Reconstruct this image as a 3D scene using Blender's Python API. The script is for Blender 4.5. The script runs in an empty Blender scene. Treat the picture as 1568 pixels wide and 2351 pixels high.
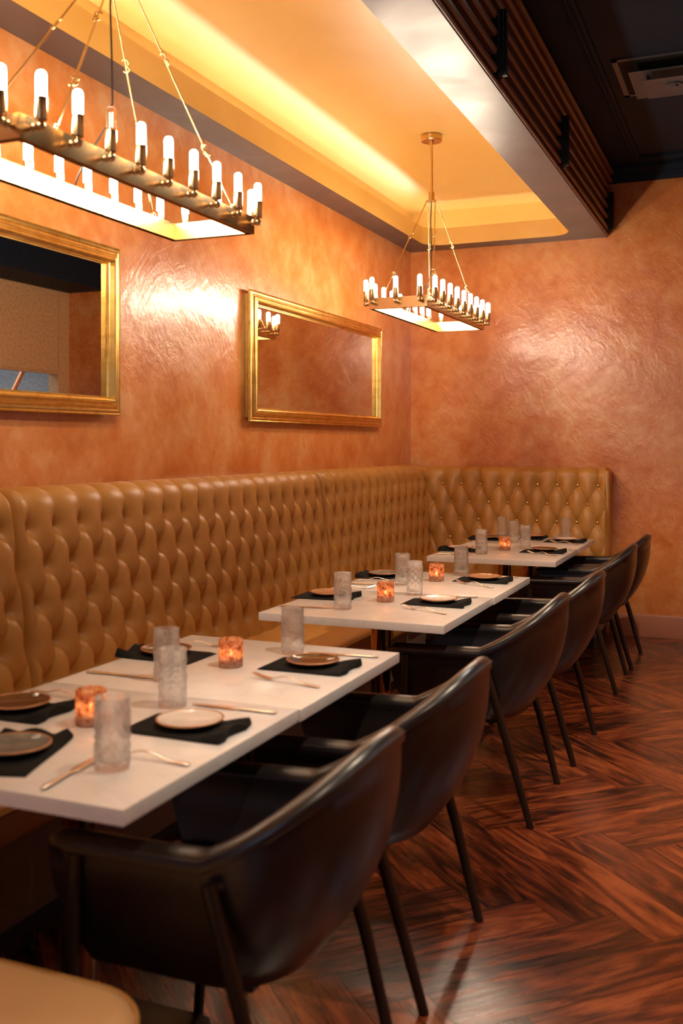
import bpy, bmesh, math, random
from mathutils import Vector, Matrix
import numpy as np
random.seed(7)
C = bpy.context.scene.collection
PI = math.pi
sc = bpy.context.scene

# ------------------------------------------------------------------ camera
cam_d = bpy.data.cameras.new('camera'); cam = bpy.data.objects.new('camera', cam_d); C.objects.link(cam)
cam_d.sensor_fit = 'VERTICAL'; cam_d.sensor_height = 36; cam_d.sensor_width = 24
cam_d.lens = 36 * 2296 / 2351
cam_d.shift_y = -(1175.5 - 1020) / 2351
cam.location = (0, 0, 1.44)
cam.rotation_euler = (PI / 2, 0, math.atan(961 / 2296))
cam_d.dof.use_dof = True; cam_d.dof.focus_distance = 5.2; cam_d.dof.aperture_fstop = 2.6
cam_d.clip_start = 0.05
sc.camera = cam
# ------------------------------------------------------------------ world, exposure
w = bpy.data.worlds.new('world'); sc.world = w; w.use_nodes = True
w.node_tree.nodes['Background'].inputs[0].default_value = (1.0, 0.8, 0.6, 1)
w.node_tree.nodes['Background'].inputs[1].default_value = 0.03
sc.view_settings.view_transform = 'Standard'; sc.view_settings.look = 'None'
sc.view_settings.gamma = 1; sc.view_settings.use_curve_mapping = False
sc.view_settings.exposure = 0.92
cy = sc.cycles
cy.use_denoising = True; cy.max_bounces = 8; cy.diffuse_bounces = 4; cy.glossy_bounces = 4
cy.transmission_bounces = 8; cy.transparent_max_bounces = 8; cy.sample_clamp_indirect = 6
cy.caustics_reflective = False; cy.caustics_refractive = True
BULB = 95.0
COVE_L, COVE_B = 13.0, 9.0
SPOT = 40.0
KITCHEN = 4.5

# ------------------------------------------------------------------ room constants
XL, YB = -2.648, 7.8            # left wall, back wall
ZS, ZT, ZC = 3.014, 3.33, 3.52  # soffit underside, tray ceiling, dark ceiling
XBEAM = -1.08
XR = 0.83
YF = -2.5

# ------------------------------------------------------------------ materials
def mat(name, color=(.8, .8, .8), rough=.5, metal=0., spec=.5, **kw):
    m = bpy.data.materials.new(name); m.use_nodes = True
    b = m.node_tree.nodes['Principled BSDF']
    b.inputs['Base Color'].default_value = (*color, 1)
    b.inputs['Roughness'].default_value = rough
    b.inputs['Metallic'].default_value = metal
    b.inputs['Specular IOR Level'].default_value = spec
    for k, v in kw.items():
        b.inputs[k.replace('_', ' ')].default_value = v
    return m
def nt(m): return m.node_tree, m.node_tree.nodes['Principled BSDF']
def N(t, kind, **kw):
    n = t.nodes.new(kind)
    for k, v in kw.items():
        if k in n.inputs: n.inputs[k].default_value = v
        else: setattr(n, k, v)
    return n
def ramp(t, stops):
    r = t.nodes.new('ShaderNodeValToRGB'); e = r.color_ramp.elements
    f = lambda c: (*c, 1) if len(c) == 3 else c
    e[1].position = 1.0; e[0].position = stops[0][0]; e[0].color = f(stops[0][1]); e[1].position = stops[-1][0]; e[1].color = f(stops[-1][1])
    for p, c in stops[1:-1]: e.new(p).color = f(c)
    return r
def coord(t, scale=(1, 1, 1), rot=(0, 0, 0)):
    tc = t.nodes.new('ShaderNodeTexCoord'); mp = t.nodes.new('ShaderNodeMapping')
    mp.inputs['Scale'].default_value = scale; mp.inputs['Rotation'].default_value = rot
    t.links.new(tc.outputs['Object'], mp.inputs[0]); return mp.outputs[0]
def bump(t, b, h, strength=.3, dist=.01, prev=None):
    bn = t.nodes.new('ShaderNodeBump'); bn.inputs['Strength'].default_value = strength
    bn.inputs['Distance'].default_value = dist
    t.links.new(h, bn.inputs['Height'])
    if prev: t.links.new(prev, bn.inputs['Normal'])
    t.links.new(bn.outputs[0], b.inputs['Normal']); return bn.outputs[0]

def plaster():
    m = mat('orange venetian plaster', rough=.3, spec=.6); t, b = nt(m); L = t.links.new
    v = coord(t)
    n1 = N(t, 'ShaderNodeTexNoise', Scale=1.5, Detail=4., Roughness=.5, Distortion=.15); L(v, n1.inputs['Vector'])
    n2 = N(t, 'ShaderNodeTexNoise', Scale=5.0, Detail=6., Roughness=.6, Distortion=.12); L(v, n2.inputs['Vector'])
    mx = N(t, 'ShaderNodeMath', operation='ADD'); L(n1.outputs[0], mx.inputs[0]); L(n2.outputs[0], mx.inputs[1])
    r = ramp(t, [(.34, (.54, .150, .026)), (.46, (.63, .210, .048)), (.54, (.68, .265, .078)), (.66, (.73, .36, .15))])
    hf = N(t, 'ShaderNodeMath', operation='MULTIPLY'); hf.inputs[1].default_value = .5
    L(mx.outputs[0], hf.inputs[0])
    last = hf.outputs[0]
    for rt_, sc7 in (((.8, .6, .3), (11., 11., 3.4)), ((-.7, -.5, .6), (13., 13., 4.2))):
        vr = coord(t, (1, 1, 1), rt_); mp7 = N(t, 'ShaderNodeMapping'); mp7.inputs['Scale'].default_value = sc7; L(vr, mp7.inputs[0])
        n7 = N(t, 'ShaderNodeTexNoise', Scale=1., Detail=5., Roughness=.62, Distortion=.5); L(mp7.outputs[0], n7.inputs['Vector'])
        c7 = N(t, 'ShaderNodeMath', operation='SUBTRACT'); c7.inputs[1].default_value = .5; L(n7.outputs[0], c7.inputs[0])
        m7 = N(t, 'ShaderNodeMath', operation='MULTIPLY_ADD'); m7.inputs[1].default_value = .33; L(c7.outputs[0], m7.inputs[0]); L(last, m7.inputs[2]); last = m7.outputs[0]
    L(last, r.inputs[0]); L(r.outputs[0], b.inputs['Base Color'])
    # trowel strokes
    n4 = N(t, 'ShaderNodeTexNoise', Scale=2.6, Detail=2., Roughness=.45, Distortion=.3); L(v, n4.inputs['Vector'])
    p = bump(t, b, n4.outputs[0], .30, .03)
    for rot, sc_, st in (((.9, .35, .5), (22., 22., 3.), .48), ((-.7, .5, -.4), (34., 34., 4.), .40), ((.2, -.9, 1.1), (16., 16., 2.4), .42)):
        v2 = coord(t, (1, 1, 1), rot)
        wn = N(t, 'ShaderNodeTexNoise', Scale=1.7, Detail=2.); L(v2, wn.inputs['Vector'])
        ad = N(t, 'ShaderNodeVectorMath', operation='MULTIPLY_ADD'); ad.inputs[1].default_value = (.35, .35, .35); L(wn.outputs[1], ad.inputs[0]); L(v2, ad.inputs[2])
        mp = N(t, 'ShaderNodeMapping'); mp.inputs['Scale'].default_value = sc_; L(ad.outputs[0], mp.inputs[0])
        sn = N(t, 'ShaderNodeTexNoise', Scale=1., Detail=3., Roughness=.55, Distortion=.3); L(mp.outputs[0], sn.inputs['Vector'])
        p = bump(t, b, sn.outputs[0], st, .004, p)
    b.inputs['Coat Weight'].default_value = .4; b.inputs['Coat Roughness'].default_value = .2; L(p, b.inputs['Coat Normal'])
    b.inputs['Roughness'].default_value = .34
    return m
M = {}
M['plaster'] = plaster()

def soffit_paint():
    m = mat('grey satin soffit paint', (.06, .05, .052), .33, spec=1.0); t, b = nt(m); L = t.links.new
    v = coord(t); n = N(t, 'ShaderNodeTexNoise', Scale=3., Detail=5., Distortion=1.); L(v, n.inputs['Vector'])
    r = ramp(t, [(.3, (.050, .042, .045)), (.7, (.070, .057, .058))]); L(n.outputs[0], r.inputs[0]); L(r.outputs[0], b.inputs['Base Color'])
    rr = ramp(t, [(.3, (.34,) * 3), (.7, (.46,) * 3)]); L(n.outputs[0], rr.inputs[0]); L(rr.outputs[0], b.inputs['Roughness'])
    bump(t, b, n.outputs[0], .1, .02)
    return m
M['soffit'] = soffit_paint()
def gold_paint():
    m = mat('gold tray paint', (.80, .50, .16), .38, spec=.6); t, b = nt(m); L = t.links.new
    v = coord(t); n = N(t, 'ShaderNodeTexNoise', Scale=1.6, Detail=4., Distortion=1.2); L(v, n.inputs['Vector'])
    r = ramp(t, [(.3, (.65, .385, .085)), (.7, (.71, .44, .115))]); L(n.outputs[0], r.inputs[0]); L(r.outputs[0], b.inputs['Base Color'])
    b.inputs['Coat Weight'].default_value = .7; b.inputs['Coat Roughness'].default_value = .42
    return m
M['gold_paint'] = gold_paint()
M['dark'] = mat('charcoal ceiling paint', (.011, .021, .040), .65, spec=.15)
M['slat'] = mat('brown slat paint', (.17, .082, .06), .4)
M['bracket'] = mat('black bracket', (.006, .007, .008), .5)
M['base_trim'] = mat('rust baseboard paint', (.42, .16, .09), .35)
M['brass'] = mat('brushed brass', (.66, .46, .22), .26, 1.)
def gilded():
    m = mat('gilded frame', (.80, .50, .14), .3, 1.); t, b = nt(m); L = t.links.new
    v = coord(t, (1, 1, 1)); n = N(t, 'ShaderNodeTexNoise', Scale=14., Detail=5., Roughness=.7); L(v, n.inputs['Vector'])
    r = ramp(t, [(.3, (.60, .33, .07)), (.5, (.82, .53, .15)), (.8, (.92, .66, .24))]); L(n.outputs[0], r.inputs[0]); L(r.outputs[0], b.inputs['Base Color'])
    bump(t, b, n.outputs[0], .15, .002); return m
M['gilt'] = gilded()
def mirror():
    m = mat('antiqued mirror glass', (.66, .60, .52), .015, 1.); t, b = nt(m); L = t.links.new
    v = coord(t); n = N(t, 'ShaderNodeTexNoise', Scale=90., Detail=3.); L(v, n.inputs['Vector'])
    r = ramp(t, [(.35, (.64, .60, .55)), (.6, (.80, .76, .70))]); L(n.outputs[0], r.inputs[0]); L(r.outputs[0], b.inputs['Base Color'])
    return m
M['mirror'] = mirror()
def leather(name, c1, c2, rough, bs=.12, scale=320.):
    m = mat(name, c1, rough, spec=.5); t, b = nt(m); L = t.links.new
    v = coord(t); n = N(t, 'ShaderNodeTexVoronoi', Scale=scale); L(v, n.inputs['Vector'])
    n2 = N(t, 'ShaderNodeTexNoise', Scale=6., Detail=4.); L(v, n2.inputs['Vector'])
    r = ramp(t, [(.3, c1), (.7, c2)]); L(n2.outputs[0], r.inputs[0]); L(r.outputs[0], b.inputs['Base Color'])
    bump(t, b, n.outputs[0], bs, .0008); return m
M['tan'] = leather('tan leather', (.47, .222, .050), (.52, .25, .06), .40)
M['seat_tan'] = leather('tan seat leather', (.52, .25, .06), (.56, .28, .075), .38)
M['bench_tan'] = leather('pale tan leather', (.60, .34, .15), (.66, .38, .17), .42)
M['brown_leather'] = leather('dark brown leather', (.009, .0055, .005), (.015, .009, .008), .34, .06)
M['brown_leather'].node_tree.nodes['Principled BSDF'].inputs['Specular IOR Level'].default_value = .6
for k_, v_ in (('Coat Weight', .35), ('Coat Roughness', .3)): M['brown_leather'].node_tree.nodes['Principled BSDF'].inputs[k_].default_value = v_
M['thread'] = mat('brown stitching', (.05, .035, .03), .6)
M['chair_leg'] = mat('dark bronze leg', (.022, .013, .009), .32, .3)
M['gusset'] = mat('blackened steel', (.02, .022, .025), .45, .3)
def quartz():
    m = mat('white quartz', (.80, .74, .71), .16, spec=.5); t, b = nt(m); L = t.links.new
    v = coord(t); n = N(t, 'ShaderNodeTexNoise', Scale=3.5, Detail=8., Roughness=.65, Distortion=2.2); L(v, n.inputs['Vector'])
    r = ramp(t, [(.44, (.87, .82, .80)), (.50, (.82, .76, .735)), (.52, (.87, .82, .79)), (.8, (.88, .83, .81))]); L(n.outputs[0], r.inputs[0]); L(r.outputs[0], b.inputs['Base Color'])
    return m
M['quartz'] = quartz()
M['bronze'] = mat('polished bronze post', (.35, .16, .07), .12, 1.)
M['napkin'] = leather('black napkin cloth', (.010, .0095, .009), (.016, .015, .014), .9, .3, 700.)
M['napkin'].node_tree.nodes['Principled BSDF'].inputs['Specular IOR Level'].default_value = .15
M['copper_rim'] = mat('copper plate rim', (.55, .25, .12), .25, .4)
def glaze(n, a, b_, r=.12):
    m = mat(n, a, r); t, b = nt(m); v = coord(t)
    k = N(t, 'ShaderNodeTexNoise', Scale=25., Detail=4.); t.links.new(v, k.inputs['Vector'])
    q = ramp(t, [(.35, a), (.65, b_)]); t.links.new(k.outputs[0], q.inputs[0]); t.links.new(q.outputs[0], b.inputs['Base Color']); return m
M['glaze_white'] = glaze('white plate glaze', (.72, .62, .56), (.80, .70, .64))
M['glaze_brown'] = glaze('brown plate glaze', (.07, .03, .012), (.11, .045, .018))
M['glaze_tan'] = glaze('tan plate glaze', (.42, .20, .10), (.52, .27, .15))
M['glaze_grey'] = glaze('blue grey plate glaze', (.13, .145, .14), (.18, .19, .18))
M['steel'] = mat('cutlery steel', (.78, .74, .71), .22, 1.)
def clear_glass():
    m = mat('clear cut glass', (1, 1, 1), .02, Transmission_Weight=1.0, IOR=1.30); t, b = nt(m); o = t.nodes['Material Output']; L = t.links.new
    tp = N(t, 'ShaderNodeBsdfTransparent'); tp.inputs[0].default_value = (.985, .98, .975, 1)
    tl = N(t, 'ShaderNodeBsdfTranslucent'); tl.inputs[0].default_value = (1, .98, .96, 1)
    df = N(t, 'ShaderNodeBsdfDiffuse'); df.inputs[0].default_value = (.9, .88, .86, 1)
    gl = N(t, 'ShaderNodeBsdfGlossy', Roughness=.06); lw = N(t, 'ShaderNodeLayerWeight', Blend=.35)
    def mix(f, a, c):
        x = N(t, 'ShaderNodeMixShader'); L(a, x.inputs[1]); L(c, x.inputs[2])
        if isinstance(f, float): x.inputs[0].default_value = f
        else: L(f, x.inputs[0])
        return x.outputs[0]
    a = mix(.38, b.outputs[0], tp.outputs[0])
    a = mix(.07, a, df.outputs[0])
    L(a, o.inputs[0]); return m
M['glass'] = clear_glass()
M['bulb_glass'] = mat('bulb glass', (1, 1, 1), .0, Transmission_Weight=1.0, IOR=1.1)
M['wax'] = mat('candle wax', (.75, .55, .35), .5, Subsurface_Weight=.3)
def amber():
    m = bpy.data.materials.new('mottled amber glass'); m.use_nodes = True; t = m.node_tree; t.nodes.clear(); L = t.links.new
    o = t.nodes.new('ShaderNodeOutputMaterial')
    v = coord(t)
    n = N(t, 'ShaderNodeTexNoise', Scale=75., Detail=4., Distortion=.3); L(v, n.inputs['Vector'])
    r = ramp(t, [(.34, (.42, .15, .06)), (.46, (.80, .42, .22)), (.62, (.95, .66, .44))]); L(n.outputs[0], r.inputs[0])
    tl = N(t, 'ShaderNodeBsdfTranslucent'); df = N(t, 'ShaderNodeBsdfDiffuse'); gl = N(t, 'ShaderNodeBsdfGlossy', Roughness=.12); tp = N(t, 'ShaderNodeBsdfTransparent')
    L(r.outputs[0], tl.inputs[0]); L(r.outputs[0], df.inputs[0]); L(r.outputs[0], tp.inputs[0])
    m1 = N(t, 'ShaderNodeMixShader'); m1.inputs[0].default_value = .35; L(tl.outputs[0], m1.inputs[1]); L(df.outputs[0], m1.inputs[2])
    m2 = N(t, 'ShaderNodeMixShader'); m2.inputs[0].default_value = .22; L(m1.outputs[0], m2.inputs[1]); L(tp.outputs[0], m2.inputs[2])
    m3 = N(t, 'ShaderNodeMixShader'); m3.inputs[0].default_value = .1; L(m2.outputs[0], m3.inputs[1]); L(gl.outputs[0], m3.inputs[2])
    bn = t.nodes.new('ShaderNodeBump'); bn.inputs['Strength'].default_value = .5; bn.inputs['Distance'].default_value = .002
    L(n.outputs[0], bn.inputs['Height']); L(bn.outputs[0], gl.inputs['Normal']); L(bn.outputs[0], df.inputs['Normal'])
    L(m3.outputs[0], o.inputs[0]); return m
M['amber'] = amber()
def emit(name, col, s):
    m = bpy.data.materials.new(name); m.use_nodes = True; t = m.node_tree; t.nodes.clear()
    o = t.nodes.new('ShaderNodeOutputMaterial'); e = t.nodes.new('ShaderNodeEmission')
    e.inputs[0].default_value = (*col, 1); e.inputs[1].default_value = s
    t.links.new(e.outputs[0], o.inputs[0]); return m
WARM = (1.0, .80, .60)
M['bulb'] = emit('lit bulb', WARM, BULB)
M['filament'] = emit('dim filament', (1, .75, .5), 2.5)
M['flame'] = emit('candle flame', (1, .72, .40), 30)
M['led_l'] = emit('warm led strip', (1, .91, .78), COVE_L)
M['led_b'] = emit('warm led strip end', (1, .91, .78), COVE_B)
M['panel_light'] = emit('cool light panel', (.86, .92, 1.0), KITCHEN)
M['fill_downlight'] = emit('downlight lens', (1, .86, .7), 6)
M['window_fill'] = emit('added window fill', (.55, .70, 1.0), .8)
M['cord'] = mat('black cord', (.01, .008, .008), .5)
M['clear_cord'] = mat('clear flex', (.7, .6, .5), .3)
M['cool_wall'] = mat('pale blue grey wall', (.42, .46, .52), .5)
M['bronze_panel'] = mat('bronze fascia panel', (.78, .56, .32), .35, .1)
M['copper'] = mat('copper pipe', (.70, .30, .15), .3, 1.)
M['plinth'] = mat('taupe plinth', (.16, .11, .075), .5)
M['toe'] = mat('black toe kick', (.01, .008, .007), .6)
M['vent'] = mat('dark grey vent metal', (.055, .062, .078), .4)
M['vent_in'] = mat('vent interior', (.004, .004, .004), .8)

def floor_mat():
    m = mat('walnut herringbone', rough=.3, spec=.55, Coat_Weight=.5, Coat_Roughness=.24); t, b = nt(m); L = t.links.new
    uv = N(t, 'ShaderNodeUVMap', uv_map='plank'); at = N(t, 'ShaderNodeAttribute', attribute_name='tone')
    sx = N(t, 'ShaderNodeMapping'); sx.inputs['Scale'].default_value = (1.0, 5.5, 1); L(uv.outputs[0], sx.inputs[0])
    n1 = N(t, 'ShaderNodeTexNoise', Scale=2.4, Detail=6., Roughness=.55, Distortion=1.6); L(sx.outputs[0], n1.inputs['Vector'])
    s2 = N(t, 'ShaderNodeMapping'); s2.inputs['Scale'].default_value = (1.4, 30., 1); L(uv.outputs[0], s2.inputs[0])
    n2 = N(t, 'ShaderNodeTexNoise', Scale=3., Detail=5., Roughness=.6, Distortion=.5); L(s2.outputs[0], n2.inputs['Vector'])
    a = N(t, 'ShaderNodeMath', operation='MULTIPLY_ADD'); a.inputs[1].default_value = .20; L(n2.outputs[0], a.inputs[0]); L(n1.outputs[0], a.inputs[2])
    a2 = N(t, 'ShaderNodeMath', operation='MULTIPLY_ADD'); a2.inputs[1].default_value = .13; L(at.outputs['Fac'], a2.inputs[0]); L(a.outputs[0], a2.inputs[2])
    r = ramp(t, [(.50, (.014, .0035, .002)), (.60, (.060, .012, .005)), (.70, (.165, .031, .0095)), (.88, (.36, .083, .022))])
    L(a2.outputs[0], r.inputs[0]); L(r.outputs[0], b.inputs['Base Color'])
    rr = ramp(t, [(.3, (.22,) * 3), (.7, (.36,) * 3)]); L(n2.outputs[0], rr.inputs[0]); L(rr.outputs[0], b.inputs['Roughness'])
    bump(t, b, n2.outputs[0], .12, .002); return m
M['floor'] = floor_mat()
M['groove'] = mat('plank groove', (.012, .004, .002), .6)

# ------------------------------------------------------------------ mesh helpers
def finish(name, me, material, parent=None, smooth=35):
    mats = material if isinstance(material, (list, tuple)) else [material]
    for k in mats: me.materials.append(M[k] if isinstance(k, str) else k)
    if smooth:
        me.shade_smooth()
        if smooth < 180: me.set_sharp_from_angle(angle=math.radians(smooth))
    o = bpy.data.objects.new(name, me); C.objects.link(o)
    if parent: o.parent = parent
    return o
def obj(name, bm, material, parent=None, smooth=35, fix=True):
    if fix: bmesh.ops.recalc_face_normals(bm, faces=bm.faces)
    me = bpy.data.meshes.new(name); bm.to_mesh(me); bm.free()
    return finish(name, me, material, parent, smooth)
def box(bm, x0, x1, y0, y1, z0, z1, bev=0., seg=2, mi=0):
    vs = [bm.verts.new((x, y, z)) for z in (z0, z1) for y in (y0, y1) for x in (x0, x1)]
    fs = [bm.faces.new([vs[i] for i in q]) for q in ((0, 2, 3, 1), (4, 5, 7, 6), (0, 1, 5, 4), (2, 6, 7, 3), (0, 4, 6, 2), (1, 3, 7, 5))]
    for f in fs: f.material_index = mi
    if bev:
        es = list({e for f in fs for e in f.edges})
        bmesh.ops.bevel(bm, geom=es, offset=bev, segments=seg, profile=.7, affect='EDGES')
def lathe(bm, prof, n=24, c=(0, 0, 0), rf=None, close=False):
    rings = []
    for k, (r, z) in enumerate(prof):
        if r < 1e-6: rings.append([bm.verts.new((c[0], c[1], c[2] + z))])
        else:
            ring = []
            for i in range(n):
                a = 2 * PI * i / n; q = r * (rf(a, z, k) if rf else 1)
                ring.append(bm.verts.new((c[0] + q * math.cos(a), c[1] + q * math.sin(a), c[2] + z)))
            rings.append(ring)
    prs = list(zip(rings[:-1], rings[1:]))
    if close: prs.append((rings[-1], rings[0]))
    for A, B in prs:
        for i in range(n):
            j = (i + 1) % n
            if len(A) == 1 and len(B) == 1: break
            if len(A) == 1: bm.faces.new((A[0], B[j], B[i]))
            elif len(B) == 1: bm.faces.new((A[i], A[j], B[0]))
            else: bm.faces.new((A[i], A[j], B[j], B[i]))
def tube(bm, pts, r, n=10, cap=True, closed=False):
    pts = [Vector(p) for p in pts]; m = len(pts)
    rs = r if isinstance(r, (list, tuple)) else [r] * m
    rings = []; up = None
    for i, p in enumerate(pts):
        a = pts[(i - 1) % m] if (closed or i > 0) else p; b_ = pts[(i + 1) % m] if (closed or i < m - 1) else p
        d = (b_ - a).normalized()
        if up is None: up = Vector((0, 0, 1)) if abs(d.z) < .9 else Vector((1, 0, 0))
        s = d.cross(up).normalized(); up = s.cross(d).normalized()
        rings.append([bm.verts.new(p + (s * math.cos(2 * PI * k / n) + up * math.sin(2 * PI * k / n)) * rs[i]) for k in range(n)])
    for i in range(m if closed else m - 1):
        A, B = rings[i], rings[(i + 1) % m]
        for k in range(n): bm.faces.new((A[k], A[(k + 1) % n], B[(k + 1) % n], B[k]))
    if cap and not closed: bm.faces.new(rings[0][::-1]); bm.faces.new(rings[-1])
def cyl(bm, p, q, r, n=16): tube(bm, [p, q], r, n)
def ball(bm, c, r, u=14, v=9):
    lathe(bm, [(r * math.sin(PI * k / v), -r * math.cos(PI * k / v)) for k in range(v + 1)], u, c)
def prism(bm, prof, a0, a1, fn):
    """extrude closed 2D profile between a0 and a1; fn(a, u, v) -> xyz"""
    A = [bm.verts.new(fn(a0, u, v)) for u, v in prof]; B = [bm.verts.new(fn(a1, u, v)) for u, v in prof]
    n = len(prof)
    for i in range(n): bm.faces.new((A[i], A[(i + 1) % n], B[(i + 1) % n], B[i]))
    bm.faces.new(A[::-1]); bm.faces.new(B)
def rrect(x0, x1, y0, y1, r, n=6):
    out = []
    for cx, cy_, a0 in ((x1 - r, y1 - r, 0), (x0 + r, y1 - r, PI / 2), (x0 + r, y0 + r, PI), (x1 - r, y0 + r, 3 * PI / 2)):
        for k in range(n + 1):
            a = a0 + PI / 2 * k / n; out.append((cx + r * math.cos(a), cy_ + r * math.sin(a)))
    return out
def slab(bm, x0, x1, y0, y1, z0, z1, r, e=.015, n=6, crown=0.):
    """cushion: rounded-rectangle plan with a rounded edge profile"""
    lv = [(0, e), (e * .3, e * .3), (e, 0)]
    rings = []
    def ring(ins, z): return [bm.verts.new((x, y, z)) for x, y in rrect(x0 + ins, x1 - ins, y0 + ins, y1 - ins, max(r - ins, .002), n)]
    rings.append(ring(e, z0)); rings.append(ring(e * .3, z0 + e * .3)); rings.append(ring(0, z0 + e))
    rings.append(ring(0, z1 - e)); rings.append(ring(e * .3, z1 - e * .3)); rings.append(ring(e, z1))
    if crown:
        W = min(x1 - x0, y1 - y0) / 2
        for f in (.12, .3, .55, .8): rings.append(ring(e + (W - e) * f, z1 + crown * math.sin(f * PI / 2)))
    k = len(rings[0])
    for A, B in zip(rings[:-1], rings[1:]):
        for i in range(k): bm.faces.new((A[i], A[(i + 1) % k], B[(i + 1) % k], B[i]))
    bm.faces.new(rings[0][::-1]); bm.faces.new(rings[-1])

def empty(name, label, cat, loc=(0, 0, 0), rz=0., group=None):
    o = bpy.data.objects.new(name, None); C.objects.link(o); o.location = loc; o.rotation_euler = (0, 0, rz)
    o.empty_display_size = .1; return tag(o, label, cat, group)
def tag(o, label=None, cat=None, group=None, kind=None):
    if label: o['label'] = label
    if cat: o['category'] = cat
    if group: o['group'] = group
    if kind: o['kind'] = kind
    return o
def struct(name, bm, m, parent=None, smooth=35, label=None, fix=True):
    o = obj(name, bm, m, parent, smooth, fix)
    if not parent: o['kind'] = 'structure'
    if label: o['label'] = label
    return o
def dup(root, loc, rz, label=None, group=None):
    r = root.copy(); C.objects.link(r); r.location = loc; r.rotation_euler = (0, 0, rz)
    if label: r['label'] = label
    if group: r['group'] = group
    for ch in list(root.children):
        c = ch.copy(); C.objects.link(c); c.parent = r
        for g in list(ch.children):
            d = g.copy(); C.objects.link(d); d.parent = c
    return r

# ================================================================== STRUCTURE
def build_floor():
    W, n = .183, 5
    X0, Y0 = -.545 - 7 * W / math.sqrt(2), 3.667
    bm = bmesh.new(); uvl = bm.loops.layers.uv.new('plank'); col = bm.loops.layers.float_color.new('tone')
    xmin, xmax, ymin, ymax = XL, 3.2, YF, YB
    c45 = math.sqrt(.5); g = .0011
    def tw(x, y): return (X0 + (x + y) * c45 * W, Y0 + (y - x) * c45 * W)
    for j in range(-7, 8):
        for i in range(-60, 61):
            ox, oy = i + j * n, i - j * n
            for k in range(2):
                if k == 0: r = (ox, ox + n, oy, oy + 1)
                else: r = (ox + n, ox + n + 1, oy - (n - 1), oy + 1)
                cx, cyy = tw((r[0] + r[1]) / 2, (r[2] + r[3]) / 2)
                if not (xmin - .5 < cx < xmax + .5 and ymin - .5 < cyy < ymax + .5): continue
                q = g / W
                co = [(r[0] + q, r[2] + q), (r[1] - q, r[2] + q), (r[1] - q, r[3] - q), (r[0] + q, r[3] - q)]
                pts = [tw(*p) for p in co]
                f = bm.faces.new([bm.verts.new((x, y, 0)) for x, y in pts])
                ru, rv, rt = random.random() * 40, random.random() * 40, random.random()
                for lp, p in zip(f.loops, co):
                    a = ((p[0] - r[0]) * W, (p[1] - r[2]) * W)
                    if k: a = (a[1], a[0])
                    lp[uvl].uv = (a[0] + ru, a[1] + rv); lp[col] = (rt, rt, rt, 1)
    # clip to the room
    for co, no in (((xmin, 0, 0), (-1, 0, 0)), ((xmax, 0, 0), (1, 0, 0)), ((0, ymin, 0), (0, -1, 0)), ((0, ymax, 0), (0, 1, 0))):
        bmesh.ops.bisect_plane(bm, geom=bm.verts[:] + bm.edges[:] + bm.faces[:], plane_co=co, plane_no=no, clear_outer=True)
    f = bm.faces.new([bm.verts.new(p) for p in ((xmin, ymin, -.0015), (xmax, ymin, -.0015), (xmax, ymax, -.0015), (xmin, ymax, -.0015))]); f.material_index = 1
    return struct('floor', bm, ['floor', 'groove'], smooth=0, label='glossy dark red-brown herringbone plank floor', fix=False)
build_floor()

def wall(name, x0, x1, y0, y1, z0, z1, m='plaster', label=None):
    bm = bmesh.new(); box(bm, x0, x1, y0, y1, z0, z1); return struct(name, bm, m, smooth=0, label=label)
wall('wall_left', XL - .1, XL, YF - .1, YB + .1, 0, ZC + .1, label='orange polished plaster wall behind the mirrors')
wall('wall_back', XL, XR, YB, YB + .1, 0, ZC + .1, label='orange polished plaster end wall')
wall('wall_front', XL, 3.3, YF - .1, YF, 0, ZC + .1)
# side opening towards the kitchen: half wall, bronze fascia, cool room behind
bm = bmesh.new(); box(bm, XR, XR + .12, YF, YB + .1, 0, 1.05); struct('wall_right', bm, 'plaster', smooth=0)
bm = bmesh.new()
for k in range(4): box(bm, XR, XR + .12, 6.77 - 2.2 * (k + 1) + .008, 6.77 - 2.2 * k, 2.12, 2.89)
box(bm, XR, XR + .12, 6.778, YB - .16, 2.12, 2.89); box(bm, XR, XR + .12, YB - .15, YB, 1.05, 2.89)
box(bm, XR + .02, XR + .1, YF, YB - .1, 2.10, 2.12)
struct('trim_1', bm, 'bronze_panel', smooth=0, label='bronze metal fascia over the kitchen opening')
bm = bmesh.new()
for k in range(4): box(bm, XR + .05, XR + .06, 6.77 - 2.2 * k - .006, 6.77 - 2.2 * k + .006, 1.05, 2.12)
struct('trim_2', bm, 'dark', smooth=0)
wall('wall_kitchen', 3.2, 3.3, YF, YB + .1, 0, ZC, 'cool_wall')
wall('wall_kitchen_end', XR, 3.2, YB, YB + .1, 0, ZC, 'cool_wall')
bm = bmesh.new(); box(bm, .38, XR + .12, YF, YB, 2.88, ZC - .005); struct('trim_3', bm, 'dark', smooth=0, label='dark bulkhead')
# dark main ceiling
bm = bmesh.new()
box(bm, XBEAM - .12, 3.3, YF - .1, YB + .1, ZC, ZC + .1); struct('ceiling', bm, 'dark', smooth=0, label='charcoal painted ceiling')
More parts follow.
